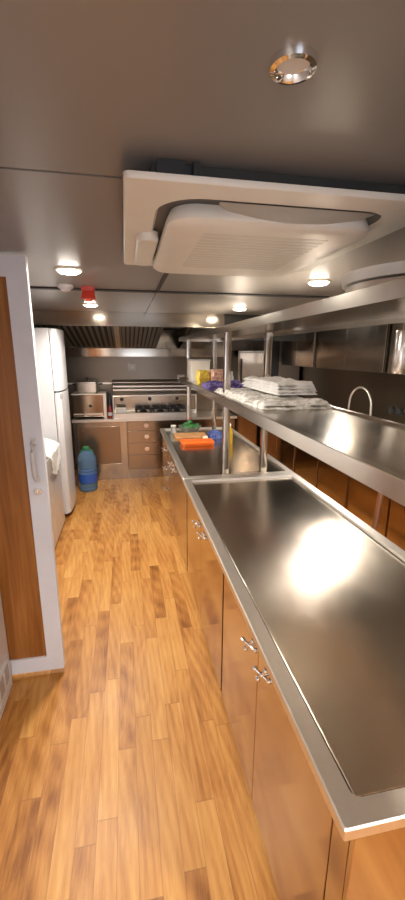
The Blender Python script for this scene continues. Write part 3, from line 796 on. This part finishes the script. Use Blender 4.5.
# ------------------------------------------------------------ right run
RX = 2.08
bm = bmesh.new(); tray(bm, RX - .03, XR - .005, -.5, 5.85, [(0, .86), (0, .897), (.003, .90), (.03, .90), (.035, .89)]); tag(obj('worktop', bm, ST_SHELF), 'steel worktop along the right wall under the tap', 'worktop')
ug = ['cabinet nearest the camera under the right worktop', 'right wall cabinet just beyond the brown pole', 'third steel cabinet along the right wall', 'fourth steel cabinet along the right wall', 'farthest steel cabinet along the right wall']
yy = -.45
for i, lab in enumerate(ug):
    L = 1.25
    u = thing('cabinet', lab, 'cabinet', (2.4, yy, 0), 'cabinets along the right wall')
    obj('body', B(RX + .02, XR - .01, yy + .005, yy + L - .005, .1, .858), ST_DOOR, u)
    obj('plinth', B(RX + .06, XR - .01, yy + .005, yy + L - .005, 0, .099), BLACKM, u)
    for a_, b_ in ((yy + .03, yy + L / 2 - .012), (yy + L / 2 + .012, yy + L - .03)):
        obj('door', B(RX, RX + .019, a_, b_, .12, .845, .004), ST_DOOR, u)
    yy += L
# wall cupboards
ulab = ['steel wall cupboard nearest the camera on the right wall', 'steel wall cupboard above the tap', 'steel wall cupboard at the far end of the right wall']
for (a_, b_), lab in zip(((1.9, 3.3), (3.36, 4.72), (4.80, 5.84)), ulab):
    u = thing('wall_cupboard', lab, 'cupboard', (2.5, a_, 1.7), 'cupboards on the right wall')
    obj('body', B(2.38, XR - .005, a_, b_, 1.72, 2.33, .003), ST_POST, u)
    m_ = (a_ + b_) / 2
    obj('door', B(2.36, 2.379, a_ + .004, m_ - .003, 1.72, 2.32, .003), ST_POST, u)
    obj('door', B(2.36, 2.379, m_ + .003, b_ - .004, 1.72, 2.32, .003), ST_POST, u)
# tap
k = thing('tap', 'arched flexible spray tap on the right worktop', 'tap', (2.42, 3.56, .9))
bm = bmesh.new()
cy, cx = 4.12, 2.42
pts = [(cx, 3.56, .892), (cx, 3.56, 1.1), (cx, 3.565, 1.32)]
pts += [(cx, 3.77 + .20 * math.cos(t), 1.37 + .18 * math.sin(t)) for t in [PI + PI * .0 - PI * q / 16 for q in range(17)]]
pts += [(cx, 3.975, 1.3), (cx, 3.98, 1.16)]
path(bm, pts, .011, 12); obj('spout', bm, ST_RIM, k, 60)
bm = bmesh.new(); tube(bm, (cx, 3.98, 1.16), (cx, 3.98, 1.06), .016, .024); obj('spray_head', bm, BLACKM, k, 50)
bm = bmesh.new(); tube(bm, (cx, 3.56, .891), (cx, 3.56, 1.0), .028); obj('base', bm, CHROME, k, 50)
for q, yy in enumerate((3.72, 3.6, 3.45)):
    t = thing('water_valve', ['dark round valve next to the tap', 'dark round valve between two others by the tap', 'dark round valve farthest right of the tap'][q], 'valve', (XR, yy, 1.28), 'valves on the right wall')
    bm = bmesh.new(); tube(bm, (XR - .001, yy - .12, 1.33), (XR - .05, yy - .12, 1.33), .014); obj('stem', bm, CHROME, t, 50)
    bm = bmesh.new(); tube(bm, (XR - .05, yy - .12, 1.33), (XR - .085, yy - .12, 1.33), .042, .034, 20); obj('hand_wheel', bm, BLACKM, t, 50)
k = thing('steel_canister', 'bright steel cylinder hanging on the right wall under the cupboards', 'canister', (2.3, 2.9, 1.7))
bm = bmesh.new(); lathe(bm, [(.055, 0), (.06, .01), (.05, .33), (.045, .34)], (2.2, 2.93, 1.74), 28); obj('canister_body', bm, simple('pale_steel', (.9, .86, .8), .25, 1), k, 50)
bm = bmesh.new(); path(bm, [(2.2, 2.93, 2.08), (2.2, 2.93, 2.13), (2.36, 2.93, 2.13)], .006, 8); obj('bracket', bm, CHROME, k, 50)
# far right corner appliance with canopy
k = thing('combi_oven', 'tall steel oven cabinet in the far right corner', 'oven', (1.95, 6.2, 0))
obj('body', B(1.70, 2.12, 5.96, YB - .01, 0, 1.93, .005), ST_HOOD, k)
dd = obj('door', B(1.72, 2.10, 5.935, 5.959, 1.36, 1.90, .006), ST_DOOR, k)
obj('door', B(1.72, 2.10, 5.935, 5.959, .12, 1.33, .006), ST_DOOR, k)
bm = bmesh.new(); path(bm, [(1.74, 5.934, 1.42), (1.74, 5.90, 1.43), (1.74, 5.90, 1.8), (1.74, 5.934, 1.81)], .01, 10); obj('handle', bm, BLACKM, dd, 50)
k = thing('tall_cabinet', 'dark narrow tall cabinet between the oven and the wall cupboards', 'cabinet', (2.3, 6.2, 0))
obj('body', B(2.13, 2.72, 5.98, YB - .01, 0, 2.2, .004), ST_DARK, k); obj('door', B(2.15, 2.36, 5.96, 5.979, .12, 2.18, .004), DARK, k); obj('door', B(2.38, 2.7, 5.96, 5.979, .12, 2.18, .004), ST_DARK, k)
# pole leaning in the aisle beyond the island
k = thing('mop', 'brown pole with a pale oval foot leaning on the right cabinets', 'mop', (1.9, 2.6, 0))
bm = bmesh.new(); path(bm, [(1.80, 2.5, .05), (2.04, 2.72, 1.05)], .022, 14); obj('pole', bm, BROWNP, k, 50)
bm = bmesh.new(); lathe(bm, [(.10, .002), (.12, .02), (.11, .045), (.04, .055)], (1.80, 2.5, 0), 30); obj('mop_head', bm, WHITE, k, 50)
